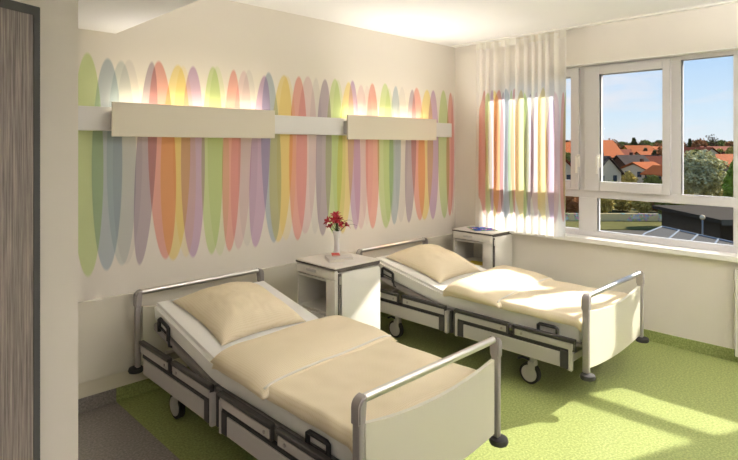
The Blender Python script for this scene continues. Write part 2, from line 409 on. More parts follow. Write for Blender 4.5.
# ------------------------------------------------------------------ curtain
def curtain():
    t = thing('sheer_curtain', 'white sheer curtain printed with tall coloured ovals, hanging left of the window handles', 'curtain')
    b = B(); y0, y1 = -1.385, -0.365; nu, nv = 300, 50; g = []
    for i in range(nu+1):
        u = i/nu; y = y1 + (y0-y1)*u; row = []
        ph = 2*math.pi*(u*10.5 + 0.35*math.sin(u*9.0))
        for j in range(nv+1):
            v = j/nv; z = 2.79 + (0.822-2.79)*v
            amp = 0.026*(0.75+0.5*v)
            x = 4.965 + amp*math.sin(ph) + 0.007*math.sin(ph*2.0+1.3+v*1.5) + 0.006*math.sin(v*5+u*20)
            yy = y + 0.010*math.cos(ph)*(0.7+0.4*v)
            row.append(b.verts.new((x, yy, z)))
        g.append(row)
    for i in range(nu):
        for j in range(nv): b.faces.new((g[i][j], g[i+1][j], g[i+1][j+1], g[i][j+1]))
    obj('curtain_cloth', b, M_curtain, t, smooth=True)
    # heading band of heavier cloth
    b = B(); prev = None
    for i in range(nu+1):
        u = i/nu; y = y1 + (y0-y1)*u; ph = 2*math.pi*(u*10.5 + 0.35*math.sin(u*9.0))
        x = 4.965 + 0.0195*math.sin(ph) + 0.007*math.sin(ph*2.0+1.3)
        yy = y + 0.007*math.cos(ph)
        cur = [b.verts.new((x-0.002, yy, 2.812)), b.verts.new((x-0.002, yy, 2.74))]
        if prev: b.faces.new((prev[0], cur[0], cur[1], prev[1]))
        prev = cur
    o = obj('heading_tape', b, mat('curtain_heading_tape', lin(232, 228, 216), 0.9), t, smooth=True)
    return t
curtain()
b = B(); box(b, 4.94, 4.99, -3.4, -0.05, 2.812, ZC, 0.003); struct('trim_5', b, M_white)

# ------------------------------------------------------------------ medical supply rail and light fascias
t = thing('wall_rail', 'long narrow white service rail along the mural wall behind the two light fascias', 'rail')
M_rail = mat('white_service_rail', lin(226, 224, 222), 0.4)
for (xa, xb) in ((0.95, 1.36), (1.36, 2.45), (2.45, 3.45), (3.45, 4.50), (4.50, 4.94)):
    b = B(); box(b, xa+0.001, xb-0.001, -0.055, -0.0, 1.800, 1.955, 0.004); obj('rail_section', b, M_rail, t)
def fascia(x0, x1, label):
    t = thing('light_fascia', label, 'wall light', ((x0+x1)/2, 0, 1.87), 0, 'white box light fascias on the mural wall')
    w = (x1-x0)/2
    b = B(); box(b, -w, w, -0.135, -0.115, -0.108, 0.115, 0.003); obj('fascia_board', b, M_white_f, t)
    for sx in (-w+0.03, 0, w-0.03):
        b = B(); box(b, sx-0.015, sx+0.015, -0.115, -0.056, -0.06, 0.06, 0.002); obj('bracket', b, M_lightgrey, t)
    b = B(); box(b, -w+0.05, w-0.05, -0.105, -0.065, 0.062, 0.078, 0.003); tr = obj('lamp_tray', b, M_lightgrey, t)
    b = B(); tube(b, [(-w+0.06, -0.085, 0.088), (w-0.06, -0.085, 0.088)], 0.008, 10); obj('lamp_tube', b, glow('lamp_tube_glow', (1.0, 0.86, 0.55, 1), 5.0), tr)
    for k in range(3):
        L = bpy.data.lights.new('lamp_light', 'AREA'); L.shape = 'RECTANGLE'; L.size = 2*w/3*0.85; L.size_y = 0.02; L.energy = LAMP_E; L.color = (1.0, 0.87, 0.58)
        lo = bpy.data.objects.new('lamp_light', L); C.objects.link(lo); lo.parent = t
        lo.location = (-w + (k+0.5)*2*w/3, -0.085, 0.10); lo.rotation_euler = (R(180-12), 0, 0)
        K = bpy.data.lights.new('added_ceiling_fill', 'AREA'); K.shape = 'RECTANGLE'; K.size = 2*w/3*0.85; K.size_y = 0.03; K.energy = ROOM_E*(1.2 if x0 < 2 else 3.4); K.color = (1.0, 0.965, 0.93); K.spread = R(165)  # extra light added to brighten the ceiling, apart from the fascia's own lamp
        ko = bpy.data.objects.new('added_ceiling_fill', K); C.objects.link(ko); ko.parent = t
        ko.location = (-w + (k+0.5)*2*w/3, -0.09, 0.112); ko.rotation_euler = (R(180+58), 0, 0)
    b = B(); tube(b, [(-w+0.1, -0.085, -0.07), (w-0.1, -0.085, -0.07)], 0.006, 8); obj('night_light', b, glow('night_light_glow', (1.0, 0.88, 0.6, 1), 2.0), t)
UP_E = 115
M_white_f = mat('fascia_laminate', lin(222, 214, 196), 0.45)
LAMP_E = 0.3
ROOM_E = 1.2
fascia(1.262, 2.508, 'long cream light fascia on the mural wall above the nearer bed')
fascia(3.296, 4.567, 'long cream light fascia on the mural wall above the farther bed')

# fill lamps added out of view; the pendants brighten ceiling and upper walls
M_diff = glow('fill_lamp_glow', (1.0, 0.93, 0.82, 1), 2.0)
def fill_uplight(x, y, e, label):
    t = thing('added_fill_pendant', label, 'added fill lamp', (x, y, ZC))
    b = B(); box(b, -0.55, 0.55, -0.16, 0.16, -0.50, -0.44, 0.008); box(b, -0.55, 0.55, -0.16, -0.15, -0.44, -0.42); box(b, -0.55, 0.55, 0.15, 0.16, -0.44, -0.42)
    obj('fill_lamp_housing', b, M_white, t)
    b = B(); box(b, -0.53, 0.53, -0.14, 0.14, -0.44, -0.43); obj('fill_lamp_diffuser', b, M_diff, t)
    for sx in (-0.45, 0.45):
        b = B(); tube(b, [(sx, 0, -0.43), (sx, 0, 0)], 0.003, 6); obj('suspension_wire', b, M_chrome, t)
    L = bpy.data.lights.new('lamp_light', 'AREA'); L.shape = 'RECTANGLE'; L.size = 1.0; L.size_y = 0.26; L.energy = e; L.color = (1.0, 0.975, 0.98)
    lo = bpy.data.objects.new('lamp_light', L); C.objects.link(lo); lo.parent = t; lo.location = (0, 0, -0.42); lo.rotation_euler = (R(180), 0, 0)
fill_uplight(3.1, -3.6, UP_E, 'added long white pendant fill lamp shining up at the ceiling over the middle of the room')
fill_uplight(3.9, -5.2, UP_E, 'added long white pendant fill lamp shining up at the ceiling at the far end behind the viewer')
t = thing('added_fill_ceiling_lamp', 'added square flat fill lamp over the entrance, out of view', 'ceiling lamp', (0, -5.0, ZS))  # unseen lamp added as fill light for the entrance side
b = B(); box(b, -0.3, 0.3, -0.3, 0.3, -0.06, 0, 0.006); obj('fill_lamp_housing', b, M_white, t)
b = B(); box(b, -0.27, 0.27, -0.27, 0.27, -0.066, -0.06); obj('fill_lamp_diffuser', b, M_diff, t)
L = bpy.data.lights.new('lamp_light', 'AREA'); L.shape = 'RECTANGLE'; L.size = 0.5; L.size_y = 0.5; L.energy = 22; L.color = (1.0, 0.975, 0.98)
lo = bpy.data.objects.new('lamp_light', L); C.objects.link(lo); lo.parent = t; lo.location = (0, 0, -0.07)
# ------------------------------------------------------------------ hospital bed (built once, then copied)
BW, BL = 0.9536, 2.138
def slope_z(y): return 0.52 + 0.204*max(0.0, y+0.93)           # mattress top, y local (0 at the headboard)

def end_board(root, y, name):
    s = 1
    b = B()
    n = 24; out = []
    x0, x1 = 0.03, BW-0.03
    for i in range(n+1):
        u = i/n; out.append((x0+(x1-x0)*u, 0.632-0.045*(1-(2*u-1)**2)))
    for i in range(n+1):
        u = 1-i/n; out.append((x0+(x1-x0)*u, 0.262-0.030*(1-(2*u-1)**2)))
    prism(b, out, 'y', y-0.010, y+0.010)
    p = obj(name, b, M_bedpanel, root, autos=40)
    for x in (0, BW):
        b = B()
        box(b, x-0.016, x+0.016, y-0.022, y+0.022, 0.235, 0.650, 0.010, 3)
        po = obj('post', b, M_post, p, autos=40)
        b = B()
        d = 1 if x == 0 else -1
        # shoulder cap that curves over towards the rail
        pr = []
        R0 = 0.044
        pr = [(x-d*0.020, 0.640), (x-d*0.020, 0.700)]
        for k in range(1, 7):
            a = math.pi/2*k/6
            pr.append((x-d*0.020 + d*R0*(1-math.cos(a)), 0.700+R0*math.sin(a)))
        pr += [(x+d*0.024, 0.712), (x+d*0.018, 0.640)]
        t = bmesh.new(); prism(t, pr, 'y', y-0.026, y+0.026)
        bmesh.ops.recalc_face_normals(t, faces=t.faces[:])
        bmesh.ops.bevel(t, geom=[e for f in t.faces if len(f.verts) > 4 for e in f.edges], offset=0.006, segments=3, affect='EDGES')
        merge(b, t)
        obj('post_cap', b, M_post, p, autos=40)
        b = B()
        lathe(b, [(0.026, 0), (0.044, 0.006), (0.049, 0.018), (0.044, 0.034), (0.022, 0.040)], x-d*0.006, y + (0.012 if y > -1 else -0.012), 0.196, 24)
        obj('bumper_wheel', b, M_black, p, autos=40)
        b = B(); lathe(b, [(0.010, 0), (0.010, 0.02)], x, y, 0.225, 12); obj('bumper_stem', b, M_chrome, p, smooth=True)
    b = B(); tube(b, [(0.025, y, 0.727), (BW-0.025, y, 0.727)], 0.0175, 20); obj('top_rail', b, M_chrome, p, autos=40)
    return p

def make_bed():
    root = thing('hospital_bed', 'nearer hospital bed with chrome end rails, in front at the bottom left', 'bed', (1.4266, -0.12, 0), 0, 'hospital beds')
    end_board(root, 0.0, 'headboard'); end_board(root, -BL, 'footboard')
    # chassis
    b = B()
    for x in (0.10, BW-0.10): box(b, x-0.025, x+0.025, -BL+0.12, -0.12, 0.27, 0.33, 0.004)
    for y in (-0.12, -0.55, -1.07, -1.55, -BL+0.12): box(b, 0.02, BW-0.02, y-0.025, y+0.025, 0.275, 0.325, 0.004)
    obj('chassis', b, M_post, root)
    b = B()
    # lying surface: flat foot section and raised back section
    box(b, 0.05, BW-0.05, -BL+0.06, -0.95, 0.372, 0.392, 0.004)
    prism(b, [(-0.93, 0.372), (-0.93, 0.392), (-0.155, slope_z(-0.155)-0.128), (-0.155, slope_z(-0.155)-0.150)], 'x', 0.05, BW-0.05)
    for x in (0.045, BW-0.065): prism(b, [(-0.93, 0.350), (-0.93, 0.388), (-0.155, slope_z(-0.155)-0.132), (-0.155, slope_z(-0.155)-0.170)], 'x', x, x+0.02)
    obj('lying_surface', b, M_post, root)
    b = B()
    for x in (0.28, BW-0.28): tube(b, [(x, -1.15, 0.30), (x, -0.42, slope_z(-0.42)-0.15)], 0.014, 10)
    for x in (0.2, BW-0.2):
        tube(b, [(x, -1.5, 0.30), (x, -1.5, 0.375)], 0.02, 10)
    obj('lifting_strut', b, M_post, root, autos=40)
    for side in (0, 1):
        f = (lambda x: x) if side == 0 else (lambda x: BW-x)
        def sb(bm, xa, xb, *a):
            p, q = sorted((f(xa), f(xb))); box(bm, p, q, *a)
        for (ya, yb) in ((-0.07, -0.500), (-0.540, -1.010), (-1.095, -1.570), (-1.610, -2.070)):
            b = B(); sb(b, -0.021, 0.012, yb, ya, 0.408, 0.432, 0.006); sb(b, -0.010, 0.010, yb+0.002, ya-0.002, 0.350, 0.412, 0.003)
            r = obj('side_rail', b, M_dark, root)
            b = B(); sb(b, -0.016, -0.006, yb+0.016, ya-0.016, 0.360, 0.403, 0.002); obj('rail_inset', b, M_lightgrey, r)
            b = B(); ky = yb+0.05 if ya > -0.5 or (-1.09 > ya > -1.2) else ya-0.07
            px = f(-0.0165); dx = -1 if side == 0 else 1
            tube(b, [(px, ky, 0.381), (px+dx*0.004, ky, 0.381)], 0.009, 12); obj('release_button', b, M_post, r)
        for (ya, yb, y0, y1) in ((-0.135, -0.945, -0.11, -1.005), (-1.185, -1.965, -1.115, -2.025)):
            b = B(); sb(b, -0.018, 0.004, yb, ya, 0.232, 0.330, 0.003); cv = obj('side_cover', b, M_lightgrey, root)
            b = B(); sb(b, -0.012, 0.012, y1, y0, 0.330, 0.350, 0.002); obj('guide_channel', b, M_black, cv)
            b = B()
            b.free()
            for (p0, p1) in ([(-1.000, -0.947)] if ya > -1 else [(-1.183, -1.130), (-2.022, -1.967)]):
                b = B(); sb(b, -0.019, 0.008, p0, p1, 0.228, 0.345, 0.004); obj('end_cap', b, M_dark, cv)
            for (p0, p1) in ([(-1.032, -1.006)] if ya > -1 else [(-1.128, -1.108), (-2.048, -2.026)]):
                b = B(); sb(b, -0.020, 0.010, p0, p1, 0.222, 0.395, 0.003); obj('guide_post', b, M_lightgrey, cv)
        b = B(); sb(b, 0.0, 0.03, -1.062, -1.040, 0.225, 0.40, 0.004); sb(b, 0.0, 0.03, -1.098, -1.076, 0.225, 0.40, 0.004); sb(b, 0.01, 0.05, -1.10, -1.04, 0.28, 0.34, 0.004)
        obj('middle_post', b, M_dark, root)
        # retainers that keep the mattress from sliding
        for (y0, y1, z0, h) in ((-0.40, -0.27, None, 0.062), (-1.925, -1.785, 0.40, 0.068)):
            b = B(); x = f(0.030)
            if z0 is None: za, zb = slope_z(y0)-0.105, slope_z(y1)-0.105
            else: za = zb = z0
            tube(b, [(x, y0, za-0.02), (x, y0, za+h*0.9), (x, y0+0.012, za+h), (x, y1-0.012, zb+h), (x, y1, zb+h*0.9), (x, y1, zb-0.02)], 0.0115, 10)
            tube(b, [(x, y0, za+0.012), (x, y1, zb+0.012)], 0.006, 8)
            if z0 is None: tube(b, [(x, y0, za), (x, y0-0.015, za-0.05), (f(0.055), y0-0.02, za-0.06)], 0.008, 8)
            obj('mattress_retainer', b, M_black, root, autos=50)
        # castors
        for y in (-0.375, -BL+0.452):
            x = f(0.10); s = -1 if side == 0 else 1
            b = B(); tube(b, [(x-0.018, y, 0.075), (x+0.018, y, 0.075)], 0.075, 32); cw = obj('castor', b, M_black, root, autos=50)
            b = B(); tube(b, [(x-0.023, y, 0.075), (x+0.023, y, 0.075)], 0.058, 32); obj('wheel_cover', b, M_lightgrey, cw, autos=50)
            b = B(); box(b, x-0.030, x+0.030, y-0.045, y+0.008, 0.10, 0.165, 0.010, 3); box(b, x-0.03, x-0.024, y-0.035, y+0.01, 0.065, 0.13, 0.002); box(b, x+0.024, x+0.03, y-0.035, y+0.01, 0.065, 0.13, 0.002)
            box(b, x-0.02, x+0.02, y-0.045, y-0.005, 0.16, 0.272, 0.005)
            obj('castor_fork', b, M_lightgrey, cw, autos=40)
            b = B(); tube(b, [(x, y+0.01, 0.165), (x, y+0.06, 0.17), (x, y+0.10, 0.150)], 0.008, 8); obj('brake_pedal', b, M_black, cw, autos=50)
    # tiny dark feet of the lift under the middle
    for y in (-0.62, -0.90):
        b = B(); box(b, 0.30, 0.34, y-0.03, y+0.03, 0.20, 0.272, 0.008); obj('lift_motor', b, M_black, root)
    return root
bed = make_bed()
BED2 = Vector((3.4601, -0.1052, 0)); BED1 = Vector((1.4266, -0.12, 0))

def cushion(bm, cn, T, nu=60, nv=60, eu=2.6, ev=2.6, low=0.004, evf=None, wr=0.0, seed=0.0, pinch=0.0, rim=None, wfreq=6.0):
    """closed padded sheet over a bilinear patch; cn = corners (00, 10, 11, 01)"""
    c = [Vector(p) for p in cn]; top = []; bot = []
    for i in range(nu+1):
        ra = []; rb = []
        for j in range(nv+1):
            u = i/nu; v = j/nv; U = 2*u-1; V = 2*v-1
            # edges bow inwards a little between the corners
            up = u - pinch*U*(1-V*V)*0.5 if pinch else u
            vp = v - pinch*V*(1-U*U)*0.5 if pinch else v
            p = (c[0]*(1-up)*(1-vp) + c[1]*up*(1-vp) + c[2]*up*vp + c[3]*(1-up)*vp)
            pu = max(0.0, 1-abs(U)**eu); pv = max(0.0, 1-abs(V)**(evf if (evf and V > 0) else ev))
            pr = (pu*pv)**0.55
            h = T*pr
            if wr:
                q = Vector((u*wfreq, v*wfreq*0.9, seed))
                h += wr*pr*noise.noise(q) + wr*0.35*pr*noise.noise(q*2.7)
            ra.append(bm.verts.new(p + Vector((0, 0, h+0.004))))
            rb.append(bm.verts.new(p + Vector((0, 0, -low*pr)))) if 0 < i < nu and 0 < j < nv else rb.append(ra[-1])
        top.append(ra); bot.append(rb)
    for i in range(nu):
        for j in range(nv):
            bm.faces.new((top[i][j], top[i+1][j], top[i+1][j+1], top[i][j+1]))
            q = [bot[i][j], bot[i][j+1], bot[i+1][j+1], bot[i+1][j]]
            try: bm.faces.new(q)
            except ValueError: pass
    return top

def bedding(off, which, seed):
    # mattress
    t = bmesh.new()
    prof = [(-0.125, slope_z(-0.125)), (-0.90, slope_z(-0.90)), (-0.96, 0.520), (-BL+0.05, 0.520), (-BL+0.05, 0.394), (-0.96, 0.394), (-0.90, slope_z(-0.90)-0.124), (-0.148, slope_z(-0.148)-0.124)]
    prism(t, prof, 'x', 0.048, BW-0.045)
    bmesh.ops.recalc_face_normals(t, faces=t.faces[:])
    bmesh.ops.bevel(t, geom=[e for e in t.edges if not (abs(e.verts[0].co.x-e.verts[1].co.x) > 0.5 and -0.97 < e.verts[0].co.y < -0.89)], offset=0.022, segments=4, affect='EDGES')
    b = B(); merge(b, t)
    m = obj('mattress', b, M_sheet, loc=off, autos=50)
    tag(m, 'white sheeted mattress with raised head end on the ' + which + ' bed', 'mattress', 'mattresses')
    # duvet with a rounded overhang on the sides
    du = thing('duvet', 'cream waffle duvet turned back at the top on the ' + which + ' bed', 'duvet', off, 0, 'duvets')
    b = B(); nx, ny = 70, 110; g = []
    x0, x1, y0, y1 = 0.022, BW-0.022, -0.955, -BL+0.045
    for i in range(nx+1):
        u = i/nx; col = []
        for j in range(ny+1):
            v = j/ny; U = abs(2*u-1)
            x = x0+(x1-x0)*u; y = y0+(y1-y0)*v
            # s measures the way over the mattress edge
            edge = max(0.0, (U-0.93)/0.07)
            z = 0.560 - 0.052*edge**1.8
            z -= 0.030*max(0.0, (v-0.955)/0.045)**2
            z -= 0.012*max(0.0, (0.05-v)/0.05)
            q = Vector((u*3.0, v*5.0, seed))
            w = (0.013*noise.noise(q) + 0.006*noise.noise(q*2.6))*min(1.0, max(0.0, (v-0.35)/0.15)) + 0.003*noise.noise(Vector((u*9, v*3, seed+5)))
            z += (w+0.004)*(1-edge)
            x += (0.008*noise.noise(Vector((v*7, seed, 1.0))))*edge*(1 if u > .5 else -1)
            col.append(b.verts.new((x, y, z)))
        g.append(col)
    for i in range(nx):
        for j in range(ny): b.faces.new((g[i][j], g[i+1][j], g[i+1][j+1], g[i][j+1]))
    o = obj('duvet_body', b, M_fabric, du, smooth=True)
    md = o.modifiers.new('thick', 'SOLIDIFY'); md.thickness = 0.018; md.offset = -1
    b = B()
    cn = [(0.004, -0.972, 0.540), (BW+0.000, -0.915, 0.540), (BW+0.020, -1.445, 0.530), (-0.010, -1.500, 0.515)]
    tp = cushion(b, cn, 0.086, 70, 50, eu=8, ev=6.0, evf=3.0, low=0.0, wr=0.014, seed=seed+3, wfreq=2.6, pinch=0.0)
    pip = [tp[i][47].co.copy() + Vector((0, 0, 0.001)) for i in range(2, 69)]
    obj('turned_back_fold', b, M_fabric, du, smooth=True)
    b = B(); tube(b, pip, 0.0065, 6); obj('piping', b, M_piping, du, smooth=True)
    # pillow
    k = math.atan(0.204)
    b = B(); hw, hd = 0.310, 0.325
    cushion(b, [(-hw, -hd, 0), (hw, -hd, 0), (hw, hd, 0), (-hw, hd, 0)], 0.150, 60, 60, eu=2.4, ev=2.4, low=0.0, wr=0.014, seed=seed+9, pinch=0.10)
    p = obj('pillow', b, M_fabric, smooth=True)
    cy = -0.50
    p.location = off + Vector((0.462, cy, slope_z(cy)+0.003)); p.rotation_euler = (k, 0, R(1.0))
    tag(p, 'cream waffle pillow on the raised head end of the ' + which + ' bed', 'pillow', 'pillows')
bedding(BED1, 'nearer', 1.7)
bedding(BED2, 'farther', 8.2)
bed2 = copy_tree(bed)
bed2.location = BED2
bed2['label'] = 'farther hospital bed with chrome end rails, standing by the window wall'
# ------------------------------------------------------------------ bedside cabinets (open niche and drawer face the -x side)
def nightstand(x0, w, y0, y1, label):
    """x0 left, w width in x, y0 back, y1 front"""
    t = thing('bedside_cabinet', label, 'bedside cabinet', (x0, y0, 0), 0, 'bedside cabinets')
    d = y0-y1
    b = B(); th = 0.018
    box(b, 0.012, w-0.004, -d+0.012, -d+0.012+th, 0.09, 0.79, 0.002)      # side boards
    box(b, 0.012, w-0.004, -th-0.004, -0.004, 0.09, 0.79, 0.002)
    box(b, w-0.004-th, w-0.004, -d+0.03, -0.022, 0.09, 0.79)
    box(b, 0.012, w-0.02, -d+0.03, -0.02, 0.09, 0.11); box(b, 0.012, w-0.02, -d+0.03, -0.02, 0.70, 0.715)
    box(b, 0.012, w-0.02, -d+0.03, -0.02, 0.455, 0.473)
    box(b, 0.012, w-0.02, -d+0.10, -d+0.115, 0.473, 0.70)
    # front board right of the niche
    box(b, 0.002, 0.020, -d+0.012, -d+0.112, 0.10, 0.722, 0.002)
    obj('cabinet_body', b, M_white, t, autos=30)
    b = B(); box(b, 0.002, 0.020, -d+0.015, -0.006, 0.726, 0.794, 0.002); dr = obj('drawer', b, M_white, t, autos=30)
    b = B(); yc = -d*0.40
    box(b, -0.006, 0.003, yc-0.055, yc+0.055, 0.752, 0.773, 0.004, 3)
    obj('handle', b, M_chrome, dr, autos=40)
    b = B(); box(b, 0.002, 0.020, -d+0.116, -0.006, 0.10, 0.450, 0.002); obj('door', b, M_white, t, autos=30)
    b = B(); box(b, -0.006, w+0.004, -d-0.002, 0.0, 0.812, 0.822, 0.002); tp = obj('cabinet_top', b, M_white, t, autos=30)
    b = B(); box(b, -0.004, w+0.002, -d, -0.002, 0.800, 0.812, 0.001)
    box(b, 0.03, w+0.002, -d+0.002, -d+0.02, 0.782, 0.812, 0.001)
    obj('edge_band', b, M_edge, tp)
    # folding table flap hanging on the side
    b = B(); box(b, 0.055, w, -d-0.006, -d+0.010, 0.13, 0.775, 0.003); fl = obj('folding_flap', b, M_white, t, autos=30)
    b = B(); box(b, 0.030, 0.052, -d-0.002, -d+0.012, 0.13, 0.775, 0.002); obj('flap_channel', b, M_edge, fl)
    b = B(); tube(b, [(0.038, -d-0.008, 0.755), (0.038, -d-0.008, 0.70)], 0.008, 10); obj('hinge', b, M_chrome, fl, autos=40)
    b = B(); tube(b, [(w-0.01, -d-0.008, 0.79), (w-0.01, -d-0.008, 0.768)], 0.009, 10); obj('hinge', b, M_chrome, fl, autos=40)
    for (cx, cy) in ((0.06, -0.06), (w-0.06, -0.06), (0.06, -d+0.06), (w-0.06, -d+0.06)):
        b = B(); tube(b, [(cx-0.012, cy, 0.030), (cx+0.012, cy, 0.030)], 0.030, 20); c = obj('castor', b, M_black, t, autos=50)
        b = B(); box(b, cx-0.016, cx+0.016, cy-0.016, cy+0.016, 0.045, 0.09, 0.004); obj('castor_fork', b, M_lightgrey, c)
    return t
nightstand(2.565, 0.452, -0.335, -0.81, 'white bedside cabinet between the two beds with the vase on top')
nightstand(4.690, 0.375, -0.250, -0.74, 'white bedside cabinet beside the curtain with a magazine on top')

# vase with flowers
VX, VY, VZ = 2.86, -0.48, 0.822
b = B()
prof = [(0.020, 0), (0.027, 0.002), (0.028, 0.012), (0.024, 0.05), (0.020, 0.09), (0.020, 0.12), (0.024, 0.16), (0.032, 0.192), (0.034, 0.200), (0.031, 0.200), (0.021, 0.160), (0.016, 0.12), (0.014, 0.02), (0.010, 0.014)]
lathe(b, prof, n=32)
v = obj('vase', b, mat('white_glazed_china', lin(235, 232, 232), 0.2), loc=(VX, VY, VZ), smooth=True)
tag(v, 'slim white china vase holding red flowers', 'vase')
M_petal = mat('crimson_petals', lin(168, 10, 40), 0.55, noise_amt=0.25, noise_scale=60)
M_stem = mat('dark_green_stem', lin(44, 66, 32), 0.6)
rnd = random.Random(4)
def flower(tip, lean, size, nb, rs):
    t = thing('flower_stem', 'one of the red lily-like blooms on green stems in the white vase', 'flower', (VX, VY, VZ+0.02), 0, 'red flowers in the vase')
    tp = Vector(tip)
    b = B(); pts = []
    for k in range(9):
        u = k/8
        rad = min(1.0, max(0.0, (u-0.62))/0.38)
        pts.append((tp.x*rad**1.2 + 0.004*math.cos(rs*3), tp.y*rad**1.2 + 0.004*math.sin(rs*3), tp.z*u))
    tube(b, pts, 0.0022, 6); obj('stem', b, M_stem, t, smooth=True)
    for q in range(nb):
        ax = Vector((tp.x*1.2 + rnd.uniform(-.03, .03), tp.y*1.2+rnd.uniform(-.03, .03), 0.05+rnd.uniform(-.03, .03))).normalized()
        s1 = ax.cross(Vector((0, 0, 1))).normalized(); s2 = ax.cross(s1)
        o = tp + Vector((rnd.uniform(-.012, .012), rnd.uniform(-.012, .012), rnd.uniform(-.012, .006)))*(1 if nb > 1 else 0)
        b = B()
        for p in range(6):
            a = p*math.pi/3 + rs + q
            d = s1*math.cos(a)+s2*math.sin(a); n = ax.cross(d)
            prev = None; N = 7
            for k in range(N+1):
                u = k/N
                c = o + ax*(size*(0.55*math.sin(u*1.9))) + d*(size*0.95*u**1.3)
                wd = size*0.20*math.sin(math.pi*min(1, u*0.9+0.1))**0.8 + 0.0006
                row = [b.verts.new(c-n*wd), b.verts.new(c - ax*0.15*wd + d*0.0), b.verts.new(c+n*wd)]
                if prev:
                    b.faces.new((prev[0], prev[1], row[1], row[0])); b.faces.new((prev[1], prev[2], row[2], row[1]))
                prev = row
        for p in range(4):
            a = p*math.pi/2+rs; d = s1*math.cos(a)+s2*math.sin(a)
            tube(b, [o, o+ax*size*0.7+d*size*0.12], 0.0008, 4)
        bl = obj('bloom', b, M_petal, t, smooth=True)
        md = bl.modifiers.new('thick', 'SOLIDIFY'); md.thickness = 0.0015
for i, (x, y, z, s) in enumerate([(-0.045, 0.030, 0.275, 0.042), (-0.020, -0.02, 0.300, 0.045), (0.006, 0.015, 0.315, 0.043), (-0.012, 0.0, 0.262, 0.045), (-0.040, 0.02, 0.228, 0.036), (0.050, -0.035, 0.238, 0.040), (0.020, -0.03, 0.255, 0.036), (-0.03, -0.01, 0.285, 0.038), (0.035, 0.01, 0.275, 0.036), (-0.005, -0.03, 0.245, 0.036)]):
    flower((x*1.1, y*1.1, z-0.02), 0, s*1.15, 1, i*0.7)
for i, (dx, dy, h) in enumerate([(0.125, -0.105, 0.265), (0.100, -0.085, 0.300), (-0.055, 0.05, 0.25), (0.03, -0.05, 0.27), (0.045, 0.02, 0.30), (-0.03, -0.05, 0.24)]):
    b = B(); prev = None; N = 10; n = Vector((-dy, dx, 0)).normalized()
    for k in range(N+1):
        u = k/N; r = max(0.0, u-0.4)/0.6
        c = Vector((dx*r, dy*r, 0.02 + (h-0.02)*math.sin(u*1.75)/math.sin(1.57) - (0.02*r*r)))
        w = 0.0055*math.sin(math.pi*min(1, u*0.8+0.18))+0.0005
        row = [b.verts.new(c-n*w), b.verts.new(c+Vector((0, 0, -0.001))), b.verts.new(c+n*w)]
        if prev: b.faces.new((prev[0], prev[1], row[1], row[0])); b.faces.new((prev[1], prev[2], row[2], row[1]))
        prev = row
    o = obj('leaf_blade', b, M_stem, loc=(VX, VY, VZ), smooth=True)
    md = o.modifiers.new('thick', 'SOLIDIFY'); md.thickness = 0.001
    tag(o, 'one of the narrow dark green leaf blades arching from the white vase', 'leaf', 'green leaves in the vase')

# books
def book(name, label, cx, cy, z, w, l, h, rz, cover, pages, spine=None):
    t = thing(name, label, 'book', (cx, cy, z), rz)
    b = B(); box(b, -w/2, w/2, -l/2, l/2, 0, 0.0018, 0.0005); box(b, -w/2, w/2, -l/2, l/2, h-0.0018, h, 0.0005)
    box(b, -w/2, -w/2+0.002, -l/2, l/2, 0, h, 0.0005)
    obj('cover', b, cover, t)
    b = B(); box(b, -w/2+0.003, w/2-0.003, -l/2+0.003, l/2-0.003, 0.002, h-0.002); obj('pages', b, pages, t)
    return t
M_pages = mat('book_pages', lin(232, 226, 210), 0.8)
M_covw = mat('pale_grey_cover', lin(214, 210, 206), 0.4); M_covd = mat('dark_spine_print', lin(70, 66, 66), 0.5); M_red = mat('red_cover', lin(198, 40, 36), 0.45)
bk = book('book', 'thick pale book lying at the front of the cabinet top below the vase', 2.735, -0.60, 0.822, 0.12, 0.175, 0.028, R(-28), M_covw, M_pages)
b = B(); box(b, -0.0585, -0.0575, -0.072, 0.072, 0.004, 0.007); box(b, -0.0585, -0.0575, -0.072, 0.072, 0.019, 0.022)
for yy in (-0.078, 0.0775): box(b, -0.05, 0.05, yy-0.0003, yy+0.0006, 0.003, 0.006)
obj('spine_print', b, M_covd, bk)
bk = book('book', 'thin red-covered book lying across the pale book', 2.785, -0.555, 0.8505, 0.060, 0.095, 0.008, R(-35), M_red, M_pages)
bk = book('book', 'thin pale book lying just right of the thick pale book by the vase foot', 2.862, -0.60, 0.822, 0.085, 0.13, 0.014, R(-34), M_covw, M_pages)

# magazine
def cover_mat():
    m = bpy.data.materials.new('colourful_magazine_cover'); m.use_nodes = True; nt = m.node_tree; b = nt.nodes['Principled BSDF']
    tc = nt.nodes.new('ShaderNodeTexCoord'); n = nt.nodes.new('ShaderNodeTexNoise'); n.inputs['Scale'].default_value = 11; n.inputs['Detail'].default_value = 1
    nt.links.new(tc.outputs['Object'], n.inputs['Vector'])
    r = nt.nodes.new('ShaderNodeValToRGB'); r.color_ramp.interpolation = 'CONSTANT'
    cols = [(0.0, lin(60, 130, 50)), (0.40, lin(40, 60, 150)), (0.52, lin(60, 90, 180)), (0.57, lin(180, 60, 70)), (0.62, lin(230, 230, 220)), (0.66, lin(50, 70, 150))]
    r.color_ramp.elements[0].color = cols[0][1]; r.color_ramp.elements[1].position = cols[1][0]; r.color_ramp.elements[1].color = cols[1][1]
    for p, c in cols[2:]:
        e = r.color_ramp.elements.new(p); e.color = c
    nt.links.new(n.outputs['Fac'], r.inputs[0]); nt.links.new(r.outputs[0], b.inputs['Base Color']); b.inputs['Roughness'].default_value = 0.75; b.inputs['Specular IOR Level'].default_value = 0.15
    return m
t = thing('magazine', 'colourful blue and green magazine lying on the cabinet beside the curtain', 'magazine', (4.875, -0.50, 0.822), R(-38))
